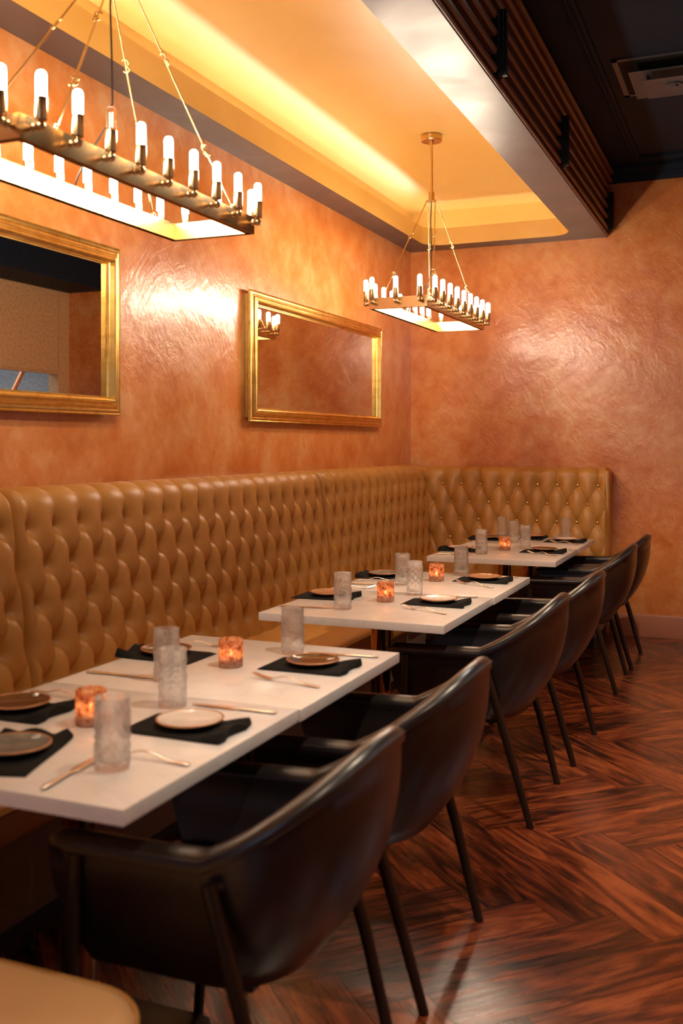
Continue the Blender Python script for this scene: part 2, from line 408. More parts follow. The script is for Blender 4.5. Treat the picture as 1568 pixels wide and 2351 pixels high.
# recessed-panel moulding on the dark ceiling
def molding_y(bm, x, y0, y1, z, w=.07, h=.03):
    pr = [(0, 0), (w, 0), (w, -h * .4), (w * .75, -h * .5), (w * .6, -h), (w * .4, -h), (w * .25, -h * .5), (0, -h * .4)]
    prism(bm, pr, y0, y1, lambda a, u, v: (x + u, a, z + v))
def molding_x(bm, y, x0, x1, z, w=.07, h=.03):
    pr = [(0, 0), (w, 0), (w, -h * .4), (w * .75, -h * .5), (w * .6, -h), (w * .4, -h), (w * .25, -h * .5), (0, -h * .4)]
    prism(bm, pr, x0, x1, lambda a, u, v: (a, y + u, z + v))
bm = bmesh.new(); molding_y(bm, -.87, YF, 7.54, ZC); molding_x(bm, 7.47, -.80, .38, ZC)
struct('trim_4', bm, 'dark', smooth=30, label='ceiling panel moulding')
# crown moulding on the back wall
bm = bmesh.new()
pr = [(0, ZC), (.10, ZC), (.10, ZC - .015), (.085, ZC - .02), (.06, ZC - .05), (.045, ZC - .055), (.04, ZC - .07), (.028, ZC - .075), (.018, ZC - .1), (0, ZC - .105)]
prism(bm, pr, XBEAM, .38, lambda a, u, v: (a, YB - u, v)); struct('trim_5', bm, 'dark', smooth=30, label='dark crown moulding on the end wall')

# tray soffit ------------------------------------------------------
TX0, TX1, TY0, TY1, TR = -2.447, -1.305, -.6, 7.60, .16
def ring_bridge(bm, inner, outer, zi, zo, mi=0):
    A = [bm.verts.new((x, y, zi)) for x, y in inner]; B = [bm.verts.new((x, y, zo)) for x, y in outer]; n = len(A)
    for i in range(n):
        f = bm.faces.new((A[i], A[(i + 1) % n], B[(i + 1) % n], B[i])); f.material_index = mi
    return A, B
def project_outer(inner, x0, x1, y0, y1, ox0, ox1, oy0, oy1, r):
    out = []
    for x, y in inner:
        px = ox0 if x <= x0 + 1e-6 else ox1 if x >= x1 - 1e-6 else None
        py = oy0 if y <= y0 + 1e-6 else oy1 if y >= y1 - 1e-6 else None
        if px is not None and py is None: out.append((px, oy1 if y > y1 - r - 1e-6 and False else y)); continue
        if py is not None and px is None: out.append((x, py)); continue
        cx = x1 - r if x > (x0 + x1) / 2 else x0 + r; cyy = y1 - r if y > (y0 + y1) / 2 else y0 + r
        X = ox1 if x > cx else ox0; Y = oy1 if y > cyy else oy0
        dx, dy = x - cx, y - cyy
        tx = (X - cx) / dx if abs(dx) > 1e-9 else 1e9; ty = (Y - cyy) / dy if abs(dy) > 1e-9 else 1e9
        k = min(tx, ty)
        if abs(abs(dx) - abs(dy)) < 1e-3: out.append((X, Y))
        else: out.append((cx + dx * k, cyy + dy * k))
    return out
inner = rrect(TX0, TX1, TY0, TY1, TR, 12)
outer = project_outer(inner, TX0, TX1, TY0, TY1, XL, XBEAM, YF, YB, TR)
bm = bmesh.new()
ring_bridge(bm, inner, outer, ZS, ZS)
struct('ceiling_soffit', bm, 'soffit', smooth=0, label='satin grey soffit band framing the tray', fix=False)
# lip (gold upstand) with its ledge
bm = bmesh.new(); ZL = 3.148
t2 = .02
in2 = rrect(TX0 - t2, TX1 + t2, TY0 - t2, TY1 + t2, TR + t2, 12)
a = [[bm.verts.new((x, y, z)) for x, y in L] for L, z in ((inner, ZS), (inner, ZL), (in2, ZL), (in2, ZS + .02))]
n = len(inner)
for A, B in zip(a[:-1], a[1:]):
    for i in range(n): bm.faces.new((A[i], A[(i + 1) % n], B[(i + 1) % n], B[i]))
struct('trim_6', bm, 'gold_paint', smooth=50, label='gold painted lip of the tray ceiling', fix=False)
# tray upper volume
UX0, UX1, UY1 = XL + .012, XBEAM - .11, YB - .012
bm = bmesh.new()
up = [(UX0, TY0 - .2), (UX1, TY0 - .2), (UX1, UY1), (UX0, UY1)]
lo = [bm.verts.new((x, y, ZS + .02)) for x, y in up]; hi = [bm.verts.new((x, y, ZT - .0)) for x, y in up]
for i in range(4): bm.faces.new((lo[i], hi[i], hi[(i + 1) % 4], lo[(i + 1) % 4]))
bm.faces.new(hi)
struct('ceiling_tray', bm, 'gold_paint', smooth=0, label='gold painted tray ceiling', fix=False)
# led strips lying behind the lip
def strip(name, x0, x1, y0, y1, m):
    bm = bmesh.new(); box(bm, x0, x1, y0, y1, ZS + .022, ZS + .036)
    return obj(name, bm, m, smooth=0)
tag(strip('led_strip', XL + .07, XL + .10, TY0, 7.62, 'led_l'), 'hidden warm light strip along the left cove of the tray', 'light strip', 'cove light strips')
tag(strip('led_strip', TX0, TX1, 7.69, 7.72, 'led_b'), 'hidden warm light strip across the far end cove', 'light strip', 'cove light strips')
# beam with slats and brackets
bm = bmesh.new(); box(bm, XBEAM - .10, XBEAM, YF, YB - .003, ZS + .001, ZC - .002)
beam = struct('beam', bm, 'dark', smooth=0, label='dark slatted beam edging the tray soffit')
bm = bmesh.new(); box(bm, XBEAM, XBEAM + .006, YF, YB - .003, ZS, ZS + .008); struct('edge_bead', bm, 'soffit', beam, 0)
def slat(z, w=.034, d=.028):
    pr = [(0, z - w / 2), (d * .7, z - w / 2), (d, z - w * .28), (d, z + w * .1), (d * .8, z + w * .22), (d * .8, z + w * .32), (d * .5, z + w / 2), (0, z + w / 2)]
    bm = bmesh.new(); segs = [(YF, 1.20), (1.30, 2.73), (2.83, 4.26), (4.36, 5.79), (5.89, YB - .05)] if z < 3.345 and z > 3.05 else [(YF, YB - .02)]
    for y0, y1 in segs: prism(bm, pr, y0, y1, lambda a, u, v: (XBEAM + u, a, v))
    struct('slat', bm, 'slat', beam, 25)
for z, w_, d_ in ((3.030, .022, .02), (3.074, .044, .028), (3.153, .044, .028), (3.232, .044, .028), (3.311, .044, .028), (3.383, .04, .032), (3.437, .034, .05), (3.486, .032, .066)):
    slat(z, w_, d_)
for y in (1.25, 2.78, 4.31, 5.84, 7.74):
    bm = bmesh.new()
    box(bm, XBEAM, XBEAM + .05, y - .028, y + .028, 3.055, 3.335, .004)
    box(bm, XBEAM, XBEAM + .034, y - .05, y + .05, 3.07, 3.325, .004)
    box(bm, XBEAM, XBEAM + .062, y - .014, y + .014, 3.05, 3.34, .004)
    struct('bracket', bm, 'bracket', beam, 30)
# baseboard
bm = bmesh.new()
pr = [(0, 0), (.018, 0), (.018, .15), (.012, .163), (.004, .167), (0, .167)]
prism(bm, pr, -1.04, XR, lambda a, u, v: (a, YB - u, v)); struct('baseboard_back', bm, 'base_trim', smooth=30, label='rust painted baseboard')
# unseen front window, added behind the camera for cool fill and reflections
bm = bmesh.new(); box(bm, -2.2, -.2, YF, YF + .03, .9, 2.6)
wf = struct('added_window_1', bm, 'window_fill', smooth=0)
bm = bmesh.new()
for x in (-2.2, -1.2, -.2): box(bm, x - .03, x + .03, YF + .03, YF + .06, .87, 2.63)
for z in (.9, 2.6): box(bm, -2.23, -.17, YF + .03, YF + .06, z - .03, z + .03)
struct('added_window_frame', bm, 'dark', wf, 0)

# ================================================================== CEILING FITTINGS
def vent():
    t = empty('ceiling_vent', 'dark square air diffuser set in the charcoal ceiling', 'ceiling vent', (-.44, 5.86, ZC))
    bm = bmesh.new(); h = .305
    for s in ((-h, h, -h, -h + .03), (-h, h, h - .03, h), (-h, -h + .03, -h, h), (h - .03, h, -h, h)): box(bm, *s, -.008, .0)
    obj('frame', bm, 'vent', t, 0)
    bm = bmesh.new(); box(bm, -h + .03, h - .03, -h + .03, h - .03, -.0035, -.001); obj('throat', bm, 'vent_in', t, 0)
    def pan(half, z, nm, drop=.018):
        bm = bmesh.new()
        o_ = rrect(-half, half, -half, half, .006, 2); i_ = rrect(-half + .07, half - .07, -half + .07, half - .07, .006, 2)
        A = [bm.verts.new((x, y, z)) for x, y in o_]; B = [bm.verts.new((x, y, z + drop)) for x, y in i_]; n_ = len(A)
        D = [bm.verts.new((x, y, z + .003)) for x, y in o_]
        for i in range(n_):
            bm.faces.new((A[i], A[(i + 1) % n_], B[(i + 1) % n_], B[i])); bm.faces.new((A[i], D[i], D[(i + 1) % n_], A[(i + 1) % n_]))
        bm.faces.new(B); obj(nm, bm, 'vent', t, 30)
    pan(.225, -.055, 'outer_plate'); pan(.155, -.085, 'inner_plate', .012)
    bm = bmesh.new(); lathe(bm, [(0, -.08), (.045, -.08), (.045, -.074), (0, -.072)], 24); lathe(bm, [(0, -.088), (.02, -.088), (.022, -.08), (0, -.08)], 20)
    obj('centre_cap', bm, 'vent', t, 40)
    for s in (-1, 1):
        bm = bmesh.new(); box(bm, s * .14 - .002, s * .14 + .002, -.1, .1, -.06, 0); obj('hanger', bm, 'vent', t, 0)
vent()
def fill_downlight(x, y, z, aim, power, ang, label):  # unseen ceiling fixtures, added as warm fill over the aisle
    t = empty('ceiling_fill_light', label, 'fill_downlight', (x, y, z), 0, 'unseen fill lights added over the aisle')
    bm = bmesh.new(); lathe(bm, [(.055, 0), (.06, -.006), (.045, -.008), (.042, 0)], 24, close=True); obj('trim_ring', bm, 'dark', t)
    bm = bmesh.new(); lathe(bm, [(0, -.002), (.042, -.002)], 24); obj('lens', bm, 'fill_downlight', t)
    ld = bpy.data.lights.new('fill_lamp', 'SPOT'); ld.energy = power; ld.color = (1, .80, .58); ld.spot_size = math.radians(ang); ld.spot_blend = .5; ld.shadow_soft_size = .03
    lo_ = bpy.data.objects.new('lamp', ld); C.objects.link(lo_); lo_.parent = t; lo_.location = (0, 0, -.02)
    d = Vector(aim) - Vector((x, y, z - .02)); lo_.rotation_euler = d.to_track_quat('-Z', 'Y').to_euler()
    return lo_
fill_downlight(-.70, 4.45, ZC, (-.86, 2.25, 0), SPOT * 1.2, 26, 'small added fill light in the charcoal ceiling beside the beam').data.color = (.95, .92, .85)  # added spot that brightens the floor between the near chairs
fill_downlight(-.1, 4.2, ZC, (-.3, 5.6, 0), SPOT * 2.6, 80, 'added fill light over the aisle aimed at the far chairs')
fill_downlight(-.1, 2.4, ZC, (-.2, 3.2, 0), SPOT * 2.2, 80, 'added fill light over the middle of the aisle')
fill_downlight(-.1, .3, ZC, (-.5, 1.6, 0), SPOT * 1.2, 80, 'added fill light over the front end of the aisle')
# kitchen lights
for k, y in enumerate((1.2, 4.0, 6.6)):
    bm = bmesh.new(); box(bm, 1.4, 2.4, y - .3, y + .3, 2.95, 2.99); obj_ = obj('light_panel', bm, 'panel_light', smooth=0)
    tag(obj_, ('cool white ceiling light panel over the front of the kitchen', 'cool white light panel over the middle of the kitchen', 'cool white light panel at the far end of the kitchen')[k], 'light panel', 'kitchen light panels')
bm = bmesh.new(); box(bm, XR + .12, 3.2, YF, YB, 3.0, 3.03); struct('ceiling_kitchen', bm, 'cool_wall', smooth=0)
bm = bmesh.new()
tube(bm, [(1.10, 7.3, .0), (1.10, 7.3, 1.86), (1.10, 7.33, 1.92), (1.02, 7.5, 2.30), (1.02, 7.6, 2.8)], .022, 14)
tag(obj('copper_pipe', bm, 'copper'), 'bent copper pipe reflected in the near mirror', 'pipe')

# ================================================================== MIRRORS
def wall_mirror(y0, y1, label):
    t = empty('wall_mirror', label, 'mirror', (XL, (y0 + y1) / 2, 1.566), 0, 'gilded mirrors on the left wall')
    W, H = (y1 - y0) / 2, .736
    prof = [(.022, .001), (.022, .028), (.002, .030), (0, .033), (0, .040), (.005, .043), (.010, .040), (.013, .040), (.016, .046), (.022, .046), (.025, .042), (.032, .044), (.038, .048), (.042, .054), (.048, .055),
            (.051, .051), (.055, .052), (.058, .058), (.063, .060), (.067, .058), (.069, .035), (.0725, .032), (.0745, .032), (.0765, .0235), (.082, .0225), (.082, .020)]
    bm = bmesh.new(); rings = []
    for wv, p in prof:
        rings.append([bm.verts.new((p, y, z)) for y, z in ((-W + wv, wv), (W - wv, wv), (W - wv, H - wv), (-W + wv, H - wv))])
    for A, B in zip(rings[:-1], rings[1:]):
        for i in range(4): bm.faces.new((A[i], A[(i + 1) % 4], B[(i + 1) % 4], B[i]))
    obj('frame', bm, 'gilt', t, 28)
    bm = bmesh.new(); box(bm, .001, .022, -W + .078, W - .078, .078, H - .078); obj('mirror_glass', bm, 'mirror', t, 0)
    return t
wall_mirror(1.60, 3.70, 'long gilt-framed mirror nearest, reflecting the bronze kitchen fascia')
wall_mirror(4.91, 7.015, 'long gilt-framed mirror nearest the corner, reflecting the far chandelier')

# ================================================================== BANQUETTES
WSP, RSP, Z0R = .151, .14, 1.13
def base_curve(step=.0075):
    pts = []  # (p, z) from wall top to seat
    pts += [(.004, 1.213), (.012, 1.228), (.03, 1.2365), (.05, 1.24)]
    R = .05; cx, cz = .085, 1.24 - R
    for k in range(0, 9):
        a = PI / 2 - (PI / 2 - .14) * k / 8; pts.append((cx + R * math.cos(a), cz + R * math.sin(a)))
    p0, z0 = pts[-1]; p1, z1 = .245, .43
    m = 60
    for k in range(1, m + 1): pts.append((p0 + (p1 - p0) * k / m, z0 + (z1 - z0) * k / m))
    P = np.array(pts); d = np.r_[0, np.cumsum(np.hypot(*np.diff(P, axis=0).T))]
    s = np.arange(0, d[-1], step); p = np.interp(s, d, P[:, 0]); z = np.interp(s, d, P[:, 1])
    tp = np.gradient(p); tz = np.gradient(z); l = np.hypot(tp, tz)
    return s, p, z, -tz / l, tp / l
def tuft_panel(name, a0, a1, first, fn, parent, step=.0075, left_edge=True, right_edge=True, pit=.036, pil=.021):
    s, p, z, npx, npz = base_curve(step)
    na = int((a1 - a0) / step) + 1; a = np.linspace(a0, a1, na)
    # vertical coordinate in rows, measured along the surface from row 0
    i0 = int(np.argmin(np.abs(z - Z0R) + (p < .1) * 9)); q = (s - s[i0]) / RSP
    A, Q = np.meshgrid((a - first) / WSP, q)
    Qc = np.clip(Q, 0, 4)
    aa, bb = A + Qc / 2, A - Qc / 2
    sa, sb = np.abs(np.sin(PI * aa)), np.abs(np.sin(PI * bb))
    H = (sa * sb) ** .48
    out = np.abs(Q - Qc)
    pl = np.abs(np.sin(PI * (A + np.where(Q > 4, 2, 0))))
    bl = np.clip(out / .5, 0, 1)
    H = np.where(out > 0, pl ** (.96 - .42 * bl) * (1 - .0 * bl), H)
    # button dimples
    D = np.full(A.shape, 9.)
    for r in range(5):
        off = (r % 2) / 2
        dx = (A - off) - np.round(A - off); D = np.minimum(D, np.hypot(dx * WSP, (Q - r) * RSP))
    dim = 1 - np.exp(-(D / .036) ** 2)
    dim = dim * .8 + .2 * (1 - np.exp(-(D / .014) ** 2))
    h = pil * H + pit * dim
    h *= np.where(Q < 0, 1 - .35 * np.clip(-Q / 1.2, 0, 1), 1)
    # fine gathers radiating from buttons
    ed = np.minimum(a - a0 if left_edge else np.full(na, 9.), a1 - a if right_edge else np.full(na, 9.))
    e = np.clip(ed / .045, 0, 1); e = e * e * (3 - 2 * e)
    h = h * (.15 + .85 * e)[None, :] - (.010 * (1 - np.clip(ed / .012, 0, 1)))[None, :] + (.020 * e * (1 - e) * 2)[None, :]
    ss = np.clip(s / .04, 0, 1); h *= ss[:, None]
    P = p[:, None] + npx[:, None] * h; Z = z[:, None] + npz[:, None] * h
    AA = np.broadcast_to(a[None, :], P.shape)
    co = fn(AA, P, Z).reshape(-1, 3)
    nr, nc = P.shape
    idx = np.arange(nr * nc).reshape(nr, nc)
    f = np.stack([idx[:-1, :-1], idx[1:, :-1], idx[1:, 1:], idx[:-1, 1:]], -1).reshape(-1, 4)
    verts = co.tolist(); faces = f.tolist()
    # close the two ends
    for c_, rev in ((0, False), (nc - 1, True)):
        col_ = idx[:, c_].tolist()
        b_ = [len(verts), len(verts) + 1]
        av = a[c_]
        for pp, zz in ((.002, .43), (.002, 1.213)):
            verts.append(fn(np.array(av), np.array(pp), np.array(zz)).tolist())
        loop = col_ + b_
        faces.append(loop if rev else loop[::-1])
    me = bpy.data.meshes.new(name); me.from_pydata(verts, [], faces); me.update()
    return finish(name, me, 'tan', parent, 60)
fnL = lambda a, p, z: np.stack([XL + p, a + 0 * p, z + 0 * p], -1)
fnB = lambda a, p, z: np.stack([a + 0 * p, YB - p, z + 0 * p], -1)
def button_positions(a0, a1, first):
    s, p, z, nx, nz = base_curve(.0075); i0 = int(np.argmin(np.abs(z - Z0R) + (p < .1) * 9))
    out = []
    for r in range(5):
        k = int(np.argmin(np.abs(s - s[i0] - r * RSP))); x = first + (r % 2) * WSP / 2 - 3 * WSP
        while x < a1 - .05:
            if x > a0 + .05: out.append((x, p[k] + nx[k] * .005, z[k] + nz[k] * .005))
            x += WSP
    return out
def button_mesh(bm, c, axis):
    r = .011
    ring = []
    for k in range(5):
        t_ = PI / 2 * k / 4; rr, h = r * math.cos(t_), .006 * math.sin(t_)
        if k == 4: ring.append([bm.verts.new(Vector(c) + axis * h)]); break
        u = Vector((0, 0, 1)); v_ = axis.cross(u)
        ring.append([bm.verts.new(Vector(c) + axis * h + (u * math.cos(2 * PI * j / 10) + v_ * math.sin(2 * PI * j / 10)) * rr) for j in range(10)])
    for A, B in zip(ring[:-1], ring[1:]):
        for j in range(10):
            if len(B) == 1: bm.faces.new((A[j], A[(j + 1) % 10], B[0]))
            else: bm.faces.new((A[j], A[(j + 1) % 10], B[(j + 1) % 10], B[j]))

bl = empty('tufted_banquette', 'L-shaped button-tufted tan leather banquette along the left and end walls', 'banquette', (0, 0, 0))
SE = [.15, 2.87, 5.59, 7.68]
for k in range(3):
    a0, a1 = SE[k], SE[k + 1]; first = a0 + .075
    pn = tuft_panel('back_panel', a0, a1, first, fnL, bl, right_edge=(k < 2), step=.0065 if k else .008)
    bm = bmesh.new()
    for y, p, z in button_positions(a0, min(a1, 7.5), first): button_mesh(bm, (XL + p, y, z), Vector((1, 0, 0)))
    b_ = obj('buttons', bm, 'tan', pn, 60); b_['kind'] = 'stuff'
bb = bl
bpn = tuft_panel('back_panel', -2.52, -1.04, -1.118 - 8 * WSP - .0, fnB, bb, left_edge=False, step=.0065, pit=.020, pil=.024)
for x, p, z in button_positions(-2.42, -1.04, -1.118 - 8 * WSP):
    bm = bmesh.new(); button_mesh(bm, (x, YB - p - .006, z), Vector((0, -1, 0))); o = obj('button', bm, 'brass', bpn, 60)
# seats
def piping(bm, pts, r=.004): tube(bm, pts, r, 6)
for k in range(3):
    a0, a1 = SE[k] + .003, (SE[k + 1] - .003 if k < 2 else YB - .02)
    bm = bmesh.new(); slab(bm, XL + .1, -1.87, a0, a1, .35, .468, .03, .028, 4, .006)
    cu = obj('seat_cushion', bm, 'seat_tan', bl, 60)
    bm = bmesh.new(); piping(bm, [(-1.868, a0 + .03, .447), (-1.868, a1 - .03, .447)]); obj('piping', bm, 'seat_tan', cu, 60)
bm = bmesh.new(); box(bm, XL + .002, -1.93, SE[0], YB - .02, .09, .352, .004); obj('plinth', bm, 'plinth', bl, 30)
bm = bmesh.new(); box(bm, XL + .002, -1.99, SE[0] + .01, YB - .03, .0, .09); obj('toe_kick', bm, 'toe', bl, 0)
bm = bmesh.new(); slab(bm, -1.865, -1.045, 7.04, YB - .1, .35, .468, .03, .028, 4, .006); obj('seat_cushion', bm, 'seat_tan', bb, 60)
bm = bmesh.new(); box(bm, -1.925, -1.06, 7.10, YB - .003, .09, .352, .004); obj('plinth', bm, 'plinth', bb, 30)
bm = bmesh.new(); box(bm, -1.985, -1.08, 7.16, YB - .003, .0, .09); obj('toe_kick', bm, 'toe', bb, 0)
bm = bmesh.new(); slab(bm, -1.075, -1.035, YB - .175, YB - .003,   .09, 1.243, .012, .010, 3); obj('end_panel', bm, 'tan', bb, 60)

# upholstered bench in the left foreground
t = empty('upholstered_bench', 'tan leather bench end with rounded corner in the lower left foreground', 'bench', (-1.42, 1.2, 0))
bm = bmesh.new(); slab(bm, -.42, .475, -.27, .29, .385, .485, .14, .035, 10, .012); cu = obj('seat_cushion', bm, 'bench_tan', t, 60)
bm = bmesh.new(); tube(bm, [(x, y, .468) for x, y in rrect(-.418, .473, -.268, .288, .14, 10)], .004, 6, closed=True); obj('piping', bm, 'seat_tan', cu, 60)
bm = bmesh.new(); slab(bm, -.43, .50, -.30, .325, .10, .385, .17, .02, 10); obj('base', bm, 'tan', t, 60)
for x in (-.34, .38):
    for y in (-.2, .2):
        bm = bmesh.new(); lathe(bm, [(0, 0), (.02, 0), (.024, .1), (0, .1)], 12, (x, y, 0)); obj('foot', bm, 'toe', t)

# ================================================================== TABLES
def table(x0, x1, y0, y1, label, proto={}):
    cx, cy_ = (x0 + x1) / 2, (y0 + y1) / 2
    t = empty('dining_table', label, 'table', (cx, cy_, 0), 0, 'white stone topped tables')
    W, H = (x1 - x0) / 2, (y1 - y0) / 2
    if 'top' not in proto:
        bm = bmesh.new(); box(bm, -W, W, -H, H, .728, .76, .003); proto['top'] = obj('tabletop', bm, 'quartz', t, 30)
        bm = bmesh.new(); tube(bm, [(0, 0, .02), (0, 0, .715)], .042, 28); proto['col'] = obj('pedestal_post', bm, 'bronze', t)
        bm = bmesh.new(); box(bm, -.2, .2, -.2, .2, .712, .728, .003); proto['pl'] = obj('mounting_plate', bm, 'toe', t)
        bm = bmesh.new(); slab(bm, -.23, .23, -.23, .23, .0, .018, .02, .005); lathe(bm, [(.042, .05), (.06, .018), (.0, .018)], 28); proto['bs'] = obj('base', bm, 'chair_leg', t)
    else:
        for k in ('top', 'col', 'pl', 'bs'):
            c = proto[k].copy(); C.objects.link(c); c.parent = t
    return t
TX = (-1.872, -1.092)
for (y0, lb) in ((1.558, 'white stone table nearest the camera, under the front chandelier'), (2.323, 'white stone table joined behind the nearest one'),
                 (3.602, 'white stone table just past the first gap, front half of the middle pair'), (4.348, 'white stone table forming the back half of the middle pair'),
                 (5.815, 'white stone table forming the front half of the farthest pair'), (6.561, 'white stone table against the end wall banquette, farthest of all')):
    y1 = y0 + (.763 if y0 < 3 else .744)
    table(TX[0], TX[1] + (.006 if y0 in (2.323, 4.348) else 0), y0, y1, lb, {})

# ================================================================== CHAIRS
def chair_mesh_parts(t):
    def rimpt(tt):
        s = 1 if tt >= 0 else -1; u = abs(tt)
        if u > .5:
            k = (u - .5) / .5; x = -.09 + .40 * k; y = s * (.282 - .012 * k * k)
            nx, ny = 0., float(s)
        else:
            ph = u / .5 * PI / 2; x = -.09 - .262 * math.cos(ph) ** .95; y = s * .282 * math.sin(ph) ** .85
            nx, ny = -math.cos(ph) / .262, s * math.sin(ph) / .282; l = math.hypot(nx, ny); nx /= l; ny /= l
        q = min(max((.53 - u) / .53, 0), 1)
        z = .665 + .185 * (.55 * q * (2 - q) + .45 * q * q * (3 - 2 * q)) - (.012 * ((u - .5) / .5) if u > .5 else 0)
        return Vector((x, y, z)), Vector((nx, ny, 0))
    def botpt(tt):
        s = 1 if tt >= 0 else -1; u = abs(tt)
        if u > .5:
            k = (u - .5) / .5; return Vector((-.04 + .27 * k, s * .215, .375))
        ph = u / .5 * PI / 2
        return Vector((-.04 - .15 * math.cos(ph) ** .9, s * .215 * math.sin(ph) ** .9, .375))
    NT = 72
    bm = bmesh.new(); secs = []; rim_o = []
    for i in range(NT + 1):
        tt = -1 + 2 * i / NT
        R, nrm = rimpt(tt); B = botpt(tt); u = abs(tt)
        back = max(0, 1 - u / .5)
        rr = .028 - .004 * back
        fr = 1.0
        if u > .94: fr = math.sqrt(max(0, 1 - ((u - .94) / .06) ** 2)) * .85 + .15
        cen = R - Vector((0, 0, rr)) ; pts = []
        top_in = R - nrm * (.016 * (1 - back)) - Vector((0, 0, rr * 1.6))
        for k in range(9):
            v = k / 8; f = 1 - (1 - v) ** (1.9 + .5 * back)
            h = B.lerp(top_in, f); pts.append(Vector((h.x, h.y, B.z + (top_in.z - B.z) * v)))
        rc = cen - nrm * rr * .9
        for k in range(0, 9):
            a_ = math.radians(-25 + 235 * k / 8)
            pts.append(rc + (nrm * math.cos(a_) * (1.05 + .1 * (1 - back)) + Vector((0, 0, 1)) * math.sin(a_) * .95) * rr * fr)
        inb = B - nrm * .045
        for k in range(1, 6):
            v = 1 - k / 5; f = 1 - (1 - v) ** 1.7
            h = inb.lerp(top_in - nrm * (rr * 1.5 + .006), f); pts.append(Vector((h.x, h.y, .43 + (top_in.z - .43) * v)))
        secs.append([bm.verts.new(p_) for p_ in pts])
        if i % 1 == 0: rim_o.append(rc + (nrm * .93 + Vector((0, 0, .42))) * rr * 1.12)
    for A, B in zip(secs[:-1], secs[1:]):
        for k in range(len(A) - 1): bm.faces.new((A[k], B[k], B[k + 1], A[k + 1]))
    bm.faces.new(secs[0]); bm.faces.new(secs[-1][::-1])
    # underside
    ctr = bm.verts.new((.03, 0, .36))
    for A, B in zip(secs[:-1], secs[1:]): bm.faces.new((A[0], ctr, B[0]))
    bm.faces.new((secs[-1][0], ctr, secs[0][0]))
    sh = obj('shell', bm, 'brown_leather', t, 60)
    bm = bmesh.new(); tube(bm, rim_o[8:-8], .0014, 5); obj('seam', bm, 'thread', sh, 60)
    bm = bmesh.new()
    pl = []
    for i in range(0, NT + 1, 3):
        b_ = botpt(-1 + 2 * i / NT); pl.append((b_.x * .98, b_.y * .84))
    pl = [(.275, -.165)] + pl[::1] + [(.275, .165)]
    rings = []
    cx = .04
    for ins, z in ((.97, .40), (1., .425), (1., .455), (.97, .475), (.88, .487), (.5, .492)):
        rings.append([bm.verts.new((cx + (x - cx) * ins, y * ins, z)) for x, y in pl])
    n_ = len(pl)
    for A, B in zip(rings[:-1], rings[1:]):
        for i in range(n_): bm.faces.new((A[i], A[(i + 1) % n_], B[(i + 1) % n_], B[i]))
    bm.faces.new(rings[0][::-1]); bm.faces.new(rings[-1]); obj('seat_cushion', bm, 'brown_leather', t, 60)
    bm = bmesh.new(); box(bm, -.12, .22, -.17, .17, .352, .372, .006)
    obj('seat_frame', bm, 'gusset', t, 30)
    for s in (-1, 1):
        bm = bmesh.new(); tube(bm, [(.262, s * .262, .0), (.245, s * .268, .30), (.235, s * .262, .612)], [.013, .0155, .016], 14); obj('leg', bm, 'chair_leg', t)
        bm = bmesh.new(); tube(bm, [(-.262, s * .268, .0), (-.185, s * .282, .28), (-.085, s * .282, .61)], [.0135, .016, .016], 14)
        tube(bm, [(-.088, s * .279, .603), (-.125, s * .22, .600)], .011, 10); obj('leg', bm, 'chair_leg', t)
CH = [(-1.045, 1.925, 'nearest brown leather armchair, at the front table in the left foreground'),
      (-1.045, 2.68, 'second brown leather armchair from the camera, back half of the near tables'),
      (-1.055, 4.00, 'third brown leather armchair from the camera, at the middle tables'),
      (-1.025, 4.80, 'fourth brown leather armchair from the camera, at the middle tables'),
      (-1.03, 6.185, 'fifth brown leather armchair from the camera, at the far tables'),
      (-1.02, 6.885, 'farthest brown leather armchair, beside the end wall banquette')]
c0 = empty('dining_chair', CH[0][2], 'chair', (CH[0][0], CH[0][1], 0), PI, 'brown leather armchairs along the aisle'); chair_mesh_parts(c0)
rots = [0, .0, .0, -.02, .015, .0]
for k, (x, y, lb) in enumerate(CH[1:], 1): dup(c0, (x, y, 0), PI + rots[k], lb)

# ================================================================== TABLEWARE
ZT_ = .7602
def napkin_mesh(seed):
    rnd = random.Random(seed); bm = bmesh.new()
    nx, ny = 36, 18; Lx, Ly = .27, .175
    ph = rnd.random() * 6; g1, g2 = [], []
    for i in range(nx + 1):
        a, b_ = [], []
        for j in range(ny + 1):
            u, v = i / nx, j / ny
            x = (u - .5) * Lx; y = (v - .5) * Ly * (1 - .03 * math.sin(u * 3 + ph))
            z = .007 + .0015 * math.sin(v * 9 + ph) * u
            e = max(0, (u - .74) / .26)       # gathered end
            z += e * (.016 * (1 + math.cos(v * 4 * PI + ph * .2)) * .5 + .006) * (1 - .2 * e)
            y += e * .006 * math.sin(v * 4 * PI)
            y -= e * (v - .5) * .006
            x += e * .005 * math.sin(v * PI * 3 + ph)
            edge = min(v, 1 - v, u) * 20
            z = z * (.35 + .65 * min(1, edge)) if edge < 1 else z
            a.append(bm.verts.new((x, y, z))); b_.append(bm.verts.new((x, y, 0.0002 + max(0, e - .3) * .002)))
        g1.append(a); g2.append(b_)
    for i in range(nx):
        for j in range(ny):
            bm.faces.new((g1[i][j], g1[i + 1][j], g1[i + 1][j + 1], g1[i][j + 1])); bm.faces.new((g2[i][j], g2[i][j + 1], g2[i + 1][j + 1], g2[i + 1][j]))
    for i in range(nx):
        bm.faces.new((g1[i][0], g2[i][0], g2[i + 1][0], g1[i + 1][0])); bm.faces.new((g1[i][ny], g1[i + 1][ny], g2[i + 1][ny], g2[i][ny]))
    for j in range(ny):
        bm.faces.new((g1[0][j], g1[0][j + 1], g2[0][j + 1], g2[0][j])); bm.faces.new((g1[nx][j], g2[nx][j], g2[nx][j + 1], g1[nx][j + 1]))
    # second folded layer edge
    return bm
nap_me = []
